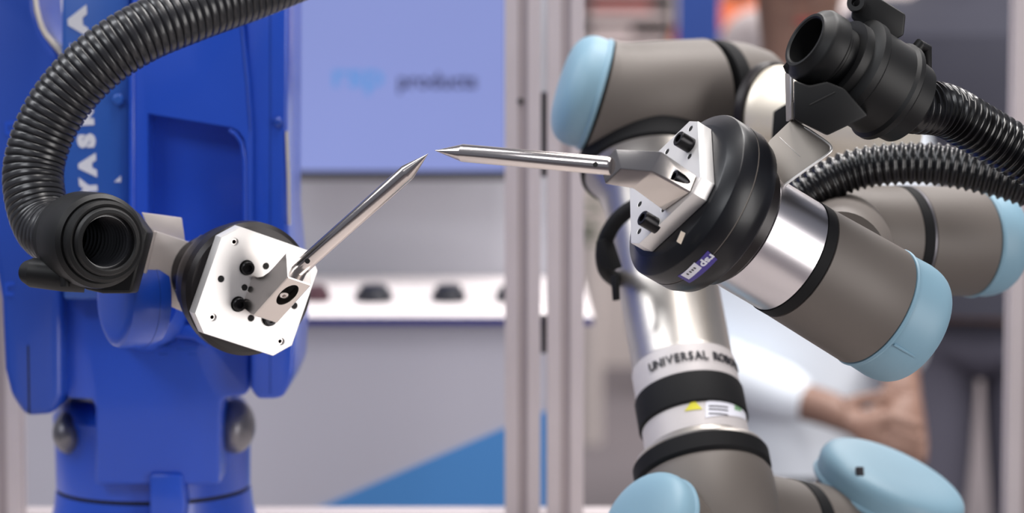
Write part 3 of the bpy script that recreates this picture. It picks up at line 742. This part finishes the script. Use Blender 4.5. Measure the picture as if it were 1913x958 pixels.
DC = 1.60; kc = DC/FPX
aC = cv(-.80, .44, .40).normalized()
CC = W(1504, 74, 1.57); MC = frame(CC, aC, U_)
Lc = lambda pts: [(p[0]*kc, p[1]*kc) for p in pts]
hc = thing('hose_clamp', CC, 'black ribbed hose clamp with open mouth above the grey robot wrist', 'hose clamp')
mk('mouth_ring', lathe(Lc([(46, -60), (46, -2), (49, 1), (54, 1), (56, -4), (68, -13), (72, -20), (72, -50), (65, -56), (65, -60)]), MC, 56, closed=True), M_HOLD, hc)
mk('mouth_floor', lathe(Lc([(45.5, -62), (45.5, -56)]), MC, 40), M_HOLE, hc)
mk('neck_ring', lathe(Lc([(40, -78), (62, -78), (62, -62.5), (40, -62.5)]), MC, 56, closed=True), M_HOLD, hc)
mk('shell', lathe(Lc([(40, -214), (92, -214), (99, -208), (99, -198), (93, -192), (93, -128), (100, -122), (100, -108), (92, -102), (82, -98), (82, -79), (40, -78.5)]), MC, 64, closed=True), M_HOLD, hc)
mk('rear_collar', lathe(Lc([(40, -262), (66, -262), (80, -252), (84, -215), (40, -214.5)]), MC, 56, closed=True), M_HOLD, hc)
mk('mouth_ear', tube([W(1466, 120, 1.58), W(1474, 128, 1.58), W(1500, 140, 1.59)], [5*kc, 10*kc, 9*kc], 16), M_HOLD, hc)
pts = [(1483, 150), (1483, 222), (1545, 253), (1622, 216), (1578, 166), (1545, 152), (1512, 160)]
blk = mk('foot_block', hexa([W(x, y, 1.55) for x, y in pts], [W(x, y, 1.63) for x, y in pts], .0015), M_HOLD, hc)
def groove(par, a, b, w, d):
    A, B = W(*a, d), W(*b, d); mk('groove', tube([A, B], w*kc, 8), M_HOLE, par)
groove(blk, (1512, 196), (1560, 172), 1.4, 1.5498)
pts = [(1594, -4), (1614, -22), (1692, 27), (1688, 66), (1660, 80), (1620, 62), (1590, 34)]
mk('top_lug', hexa([W(x, y, 1.59) for x, y in pts], [W(x, y, 1.635) for x, y in pts], .0015), M_HOLD, hc)
mk('lug_eye', lathe(Lc([(8, -10), (8, 10), (16, 10), (18, 0), (16, -10)]), fz(W(1600, 6, 1.585), cv(-.3, .1, 1)), 28, closed=True), M_HOLD, hc)
mk('latch', tube([W(1702, 132, 1.60), W(1706, 98, 1.60), W(1718, 84, 1.60), W(1730, 90, 1.605), W(1732, 132, 1.61)], [10*kc, 11*kc, 12*kc, 11*kc, 9*kc], 18), M_HOLD, hc)
mk('latch_screw', lathe(Lc([(9, -6), (9, 2), (5, 3)]), fz(W(1706, 140, 1.585), T_), 20), M_HOLD, hc)
mk('lower_cheek', hexa([W(x, y, 1.60) for x, y in ((1612, 212), (1640, 228), (1672, 216), (1700, 190), (1660, 160))], [W(x, y, 1.64) for x, y in ((1612, 212), (1640, 228), (1672, 216), (1700, 190), (1660, 160))], .001), M_HOLD, hc)
hp = [CC-aC*(232*kc), CC-aC*(262*kc), W(1764, 206, 1.625), W(1830, 242, 1.64), W(1915, 292, 1.65), W(2000, 345, 1.655)]
tag(mk('corrugated_hose', corrugated(hp, .0172, .0054, .0030, 40), M_HOSEB, None, 60), 'black corrugated hose leaving the right clamp, shiny dotted ribs, front one', 'hose')
hp = [W(1490, 372, 1.78), W(1540, 340, 1.78), W(1600, 316, 1.78), W(1680, 305, 1.775), W(1760, 308, 1.77), W(1850, 326, 1.765), W(1930, 352, 1.76), W(2020, 395, 1.76)]
tag(mk('corrugated_hose', corrugated(hp, .0150, .0058, .002, 36), M_HOSEB, None, 60), 'black corrugated hose lying on the grey rear wrist joint, below the front hose', 'hose')

# ================================================================== BACKGROUND HALL
def ellipsoid(c, rx, ry, rz, n=20, m=12, tilt=None):
    M = Matrix.Translation(c) @ (tilt or Matrix()) @ Matrix.Diagonal((rx, ry, rz, 1))
    return lathe([(max(.01, math.sin(math.pi*i/m)), -math.cos(math.pi*i/m)) for i in range(m+1)], M, n)
def skin_mesh(name, nodes, edges, m, parent, levels=2):
    """one continuous surface grown over a joint skeleton; nodes = [(point, rx, ry)]"""
    me = bpy.data.meshes.new('tmp'); me.from_pydata([n[0] for n in nodes], edges, [])
    ob = bpy.data.objects.new('tmp', me); COL.objects.link(ob)
    ob.modifiers.new('s', 'SKIN'); ss = ob.modifiers.new('d', 'SUBSURF'); ss.levels = levels; ss.render_levels = levels
    for i, n in enumerate(nodes):
        v = me.skin_vertices[0].data[i]; v.radius = (n[1], n[2]); v.use_root = (i == 0)
    bpy.context.view_layer.update(); dg = bpy.context.evaluated_depsgraph_get()
    ev = bpy.data.meshes.new_from_object(ob.evaluated_get(dg))
    V = [v.co.copy() for v in ev.vertices]; F = [tuple(p.vertices) for p in ev.polygons]
    bpy.data.objects.remove(ob); bpy.data.meshes.remove(me); bpy.data.meshes.remove(ev)
    return mk(name, (V, F), m, parent)
def person(x, y, h, face, top, legs, hair, label, arms, lean=(0, 0), sleeve=1.0, coat=False, shw=1.0):
    """standing adult of height h facing angle `face`; arms = ((elbow, wrist) left, right) in body axes (side, front, up) fractions"""
    f = Vector((math.cos(face), math.sin(face), 0)); s = Vector((f.y, -f.x, 0))      # s = body's right
    g = Vector((x, y, 0)); H = h
    ln = Vector((lean[0], lean[1], 0))
    def P(a, b, c): return g + s*(a*H) + f*(b*H) + Vector((0, 0, c*H)) + ln*max(0, (c-.5))*2
    t = thing('person', g, label, 'person')
    hip, wst, chs, nek, hd = P(0, 0, .52), P(0, 0, .60), P(0, .0, .74), P(0, 0, .835), P(0, .015, .93)
    w = shw
    N = [(hip, .050*H, .050*H), (wst, .046*H, .046*H), (chs, .05*H, .05*H), (nek, .034*H, .034*H), (P(0, .005, .872), .033*H, .034*H), (hd, .046*H, .055*H), (P(0, .01, .965), .036*H, .044*H)]
    E = [(0, 1), (1, 2), (2, 3), (3, 4), (4, 5), (5, 6)]
    hands = []
    for q, sg in enumerate((-1, 1)):
        el, wr = arms[q]
        sh = P(sg*.105*w, 0, .80); ep = P(*el); wp_ = P(*wr); hn = wp_+(wp_-ep).normalized()*(.028*H)
        i = len(N); N += [(sh, .032*H, .032*H), (ep, .024*H, .024*H), (wp_, .016*H, .014*H), (hn, .020*H, .012*H)]
        E += [(2, i), (i, i+1), (i+1, i+2), (i+2, i+3)]
        d = (wp_-ep).normalized(); side = d.cross(f).normalized() if abs(d.dot(f)) < .9 else s
        for kf in range(4):
            b0 = hn+side*((kf-1.5)*.010*H); j = len(N); ll = (.040, .046, .043, .034)[kf]*H
            N += [(b0+d*(.014*H), .0052*H, .0052*H), (b0+d*(.014*H+ll*.5)-f*0.004, .0048*H, .0048*H), (b0+d*(.014*H+ll*.85)-f*.014, .004*H, .004*H)]
            E += [(i+3, j), (j, j+1), (j+1, j+2)]
        j = len(N); N += [(wp_+side*(-.018*H)*sg+d*(.012*H), .0062*H, .0062*H), (wp_+side*(-.030*H)*sg+d*(.034*H), .0052*H, .0052*H)]
        E += [(i+2, j), (j, j+1)]
    for sg in (-1, 1):
        i = len(N); N += [(P(sg*.05, 0, .48), .048*H, .05*H), (P(sg*.055, .01, .28), .033*H, .036*H), (P(sg*.06, 0, .05), .020*H, .022*H), (P(sg*.06, .07, .018), .02*H, .012*H)]
        E += [(0, i), (i, i+1), (i+1, i+2), (i+2, i+3)]
    skin_mesh('body', N, E, M_SKIN, t)
    # clothing
    k = 1.12
    T = []; TE = []
    for q, sg in enumerate((-1, 1)):
        el, wr = arms[q]; i = len(T); ep = P(*el); wp_ = P(*wr)
        T += [(P(sg*.03*w, 0, .775), .05*H, .05*H), (P(sg*.105*w, 0, .79), .042*H, .042*H), (ep, .033*H, .033*H), (ep.lerp(wp_, .88*sleeve), .026*H, .026*H)]
        TE += [(i, i+1), (i+1, i+2), (i+2, i+3)]
        if q: TE.append((0, i))
    skin_mesh('sleeves', T, TE, top, t)
    lo = .495 if coat else .50
    MP = Matrix((s, f, Vector((0, 0, 1)))).transposed().to_4x4(); MP.translation = P(0, 0, lo)
    hz = [(.105, 0), (.102, .04), (.095, .10), (.105, .18), (.114, .24), (.108, .285), (.075, .315), (.045, .335), (.036, .352)]
    mk('shirt', lathe([(r*H*w, z*H) for r, z in hz], MP, 40, 1, .66), top, t)
    for sg in (-1, 1):
        mk('shoe', ellipsoid(P(sg*.06, .035, .022), .03*H, .03*H, .022*H, 20, 10), M_SHOE, t).scale = (1, 1, 1)
    G = [(P(0, 0, .51), .07*H, .06*H)]; GE = []
    for sg in (-1, 1):
        i = len(G); G += [(P(sg*.05, 0, .46), .055*H, .057*H), (P(sg*.055, .01, .28), .042*H, .045*H), (P(sg*.06, 0, .055), .032*H, .034*H)]
        GE += [(0, i), (i, i+1), (i+1, i+2)]
    skin_mesh('trousers', G, GE, legs, t)
    hc_ = P(0, -.008, .955)
    mk('hair', ellipsoid(hc_, .056*H, .056*H, .05*H), hair, t)
    for sg in (-1, 1):
        mk('eye', ellipsoid(P(sg*.019, .068, .935), .008*H, .006*H, .006*H, 12, 8), M_INK, t)
        mk('ear', ellipsoid(P(sg*.052, .008, .928), .006*H, .012*H, .018*H, 12, 8), M_SKIN, t)
    mk('nose', ellipsoid(P(0, .076, .918), .008*H, .01*H, .013*H, 12, 8), M_SKIN, t)
    mk('mouth', ellipsoid(P(0, .066, .893), .016*H, .008*H, .004*H, 12, 8), M_RED, t)
    return t, P
def gx(px, Y): return PY(px, 479, Y).x
Yp = 2.15
t, P = person(gx(1482, Yp), Yp, 1.64, math.radians(-84), M_SHIRT, M_DARKC, M_HAIR,
   'person in a white long-sleeved coat with hands joined at the waist, behind the grey robot',
   (((-.092, .01, .665), (-.078, .09, .575)), ((.13, .03, .61), (-.012, .13, .56))), (0, 0), 1, True, .95)
mk('lanyard', tube([P(-.072, .078, .66), P(-.078, .085, .60), P(-.082, .09, .565)], .012, 8), M_DARKN, t)
Yd = 3.3
person(gx(1835, Yd), Yd, 1.84, math.radians(-100), M_DARKC, M_TROUS, M_HAIRB,
   'person in a dark charcoal jacket standing behind the right clamp and hose',
   (((-.165, 0, .63), (-.15, .05, .50)), ((.165, 0, .63), (.15, .05, .49))), shw=1.25)
Ye = 8.6
person(gx(1378, Ye), Ye, 1.88, math.radians(-80), M_ORANGE, M_DARKN, M_HAIR,
   'distant person in an orange top above the grey robot elbow',
   (((-.15, 0, .63), (-.14, .05, .5)), ((.15, 0, .63), (.14, .05, .5))))
person(gx(1500, 6.4), 6.4, 1.86, math.radians(-95), M_SKIN and M_SHELF, M_DARKN, M_HAIRB,
   'distant person in a pale beige shirt right of the orange one',
   (((-.15, 0, .63), (-.14, .05, .5)), ((.15, 0, .63), (.14, .05, .5))))
# far shelving unit with boxes
Yh = 9.34
x0, x1 = gx(1088, Yh), gx(1246, Yh)
zs = [PY(1150, yy, Yh).z for yy in (66, 22, -24)]
shf = thing('wall_shelf', ((x0+x1)/2, Yh, zs[0]), 'distant dark wall shelf with pale boards right of the posts', 'shelf')
for x in (x0, x1): mk('side_panel', wbox(x-.012, x+.012, Yh-.15, Yh+.14, zs[0]-.05, zs[2]+.1), M_BEZ, shf)
for z in zs: mk('board', wbox(x0+.013, x1-.013, Yh-.15, Yh+.14, z-.035, z), M_SHELF, shf)
mk('back_panel', wbox(x0+.013, x1-.013, Yh+.141, Yh+.159, zs[0]-.05, zs[2]+.1), M_BEZ, shf)
zz = zs[1]+.001
tag(mk('storage_box', wbox(x0+.03, x1-.08, Yh-.13, Yh+.1, zz, zz+.05, .004), M_RED), 'red box on the middle board of the distant wall shelf', 'box')
zz = zs[0]+.001
tag(mk('storage_box', wbox(x0+.03, x0+.2, Yh-.13, Yh+.1, zz, zz+.04, .004), M_SHELF), 'pale box on the lowest board of the distant wall shelf', 'box')
# blue banner stand
xb0, xb1 = gx(1262, 5.2), gx(1342, 5.2)
bn = thing('banner_stand', ((xb0+xb1)/2, 5.2, 0), 'tall blue banner stand behind the top of the grey robot elbow', 'banner')
mk('banner_sheet', wbox(xb0, xb1, 5.2, 5.212, .06, 1.95), M_BANNER, bn)
mk('banner_foot', wbox(xb0-.02, xb1+.02, 5.1, 5.32, 0, .05, .01), M_MOTOR, bn)
mk('banner_pole', wbox((xb0+xb1)/2-.01, (xb0+xb1)/2+.01, 5.225, 5.245, .051, 1.98), M_MOTOR, bn)
# potted plant seen between post and upright tube
yp = 7.4; px_ = gx(1098, yp)
pl = thing('potted_plant', (px_, yp, 0), 'dark green plant in a slim pale planter just right of the middle posts', 'plant')
ztop = PY(1104, 452, yp).z
mk('planter', lathe([(.05, 0), (.05, .01), (.055, ztop-.01), (.055, ztop), (.048, ztop), (.048, ztop-.02)], Matrix.Translation((px_, yp, 0)), 32), M_HALL, pl)
for i in range(26):
    a = random.uniform(0, 6.28); rr = random.uniform(.01, .05); z = ztop+random.uniform(.0, .16)
    c = Vector((px_+rr*math.cos(a), yp+rr*math.sin(a), z))
    n = Vector((math.cos(a), math.sin(a), random.uniform(-.2, .9))).normalized()
    M = frame(c, Vector((random.uniform(-.5, .5), random.uniform(-.5, .5), 1)), n)
    mk('leaf', prism([(-.03, 0), (-.012, .011), (.012, .011), (.034, 0), (.012, -.011), (-.012, -.011)], -.0008, .0008, M), M_PLEAF, pl)
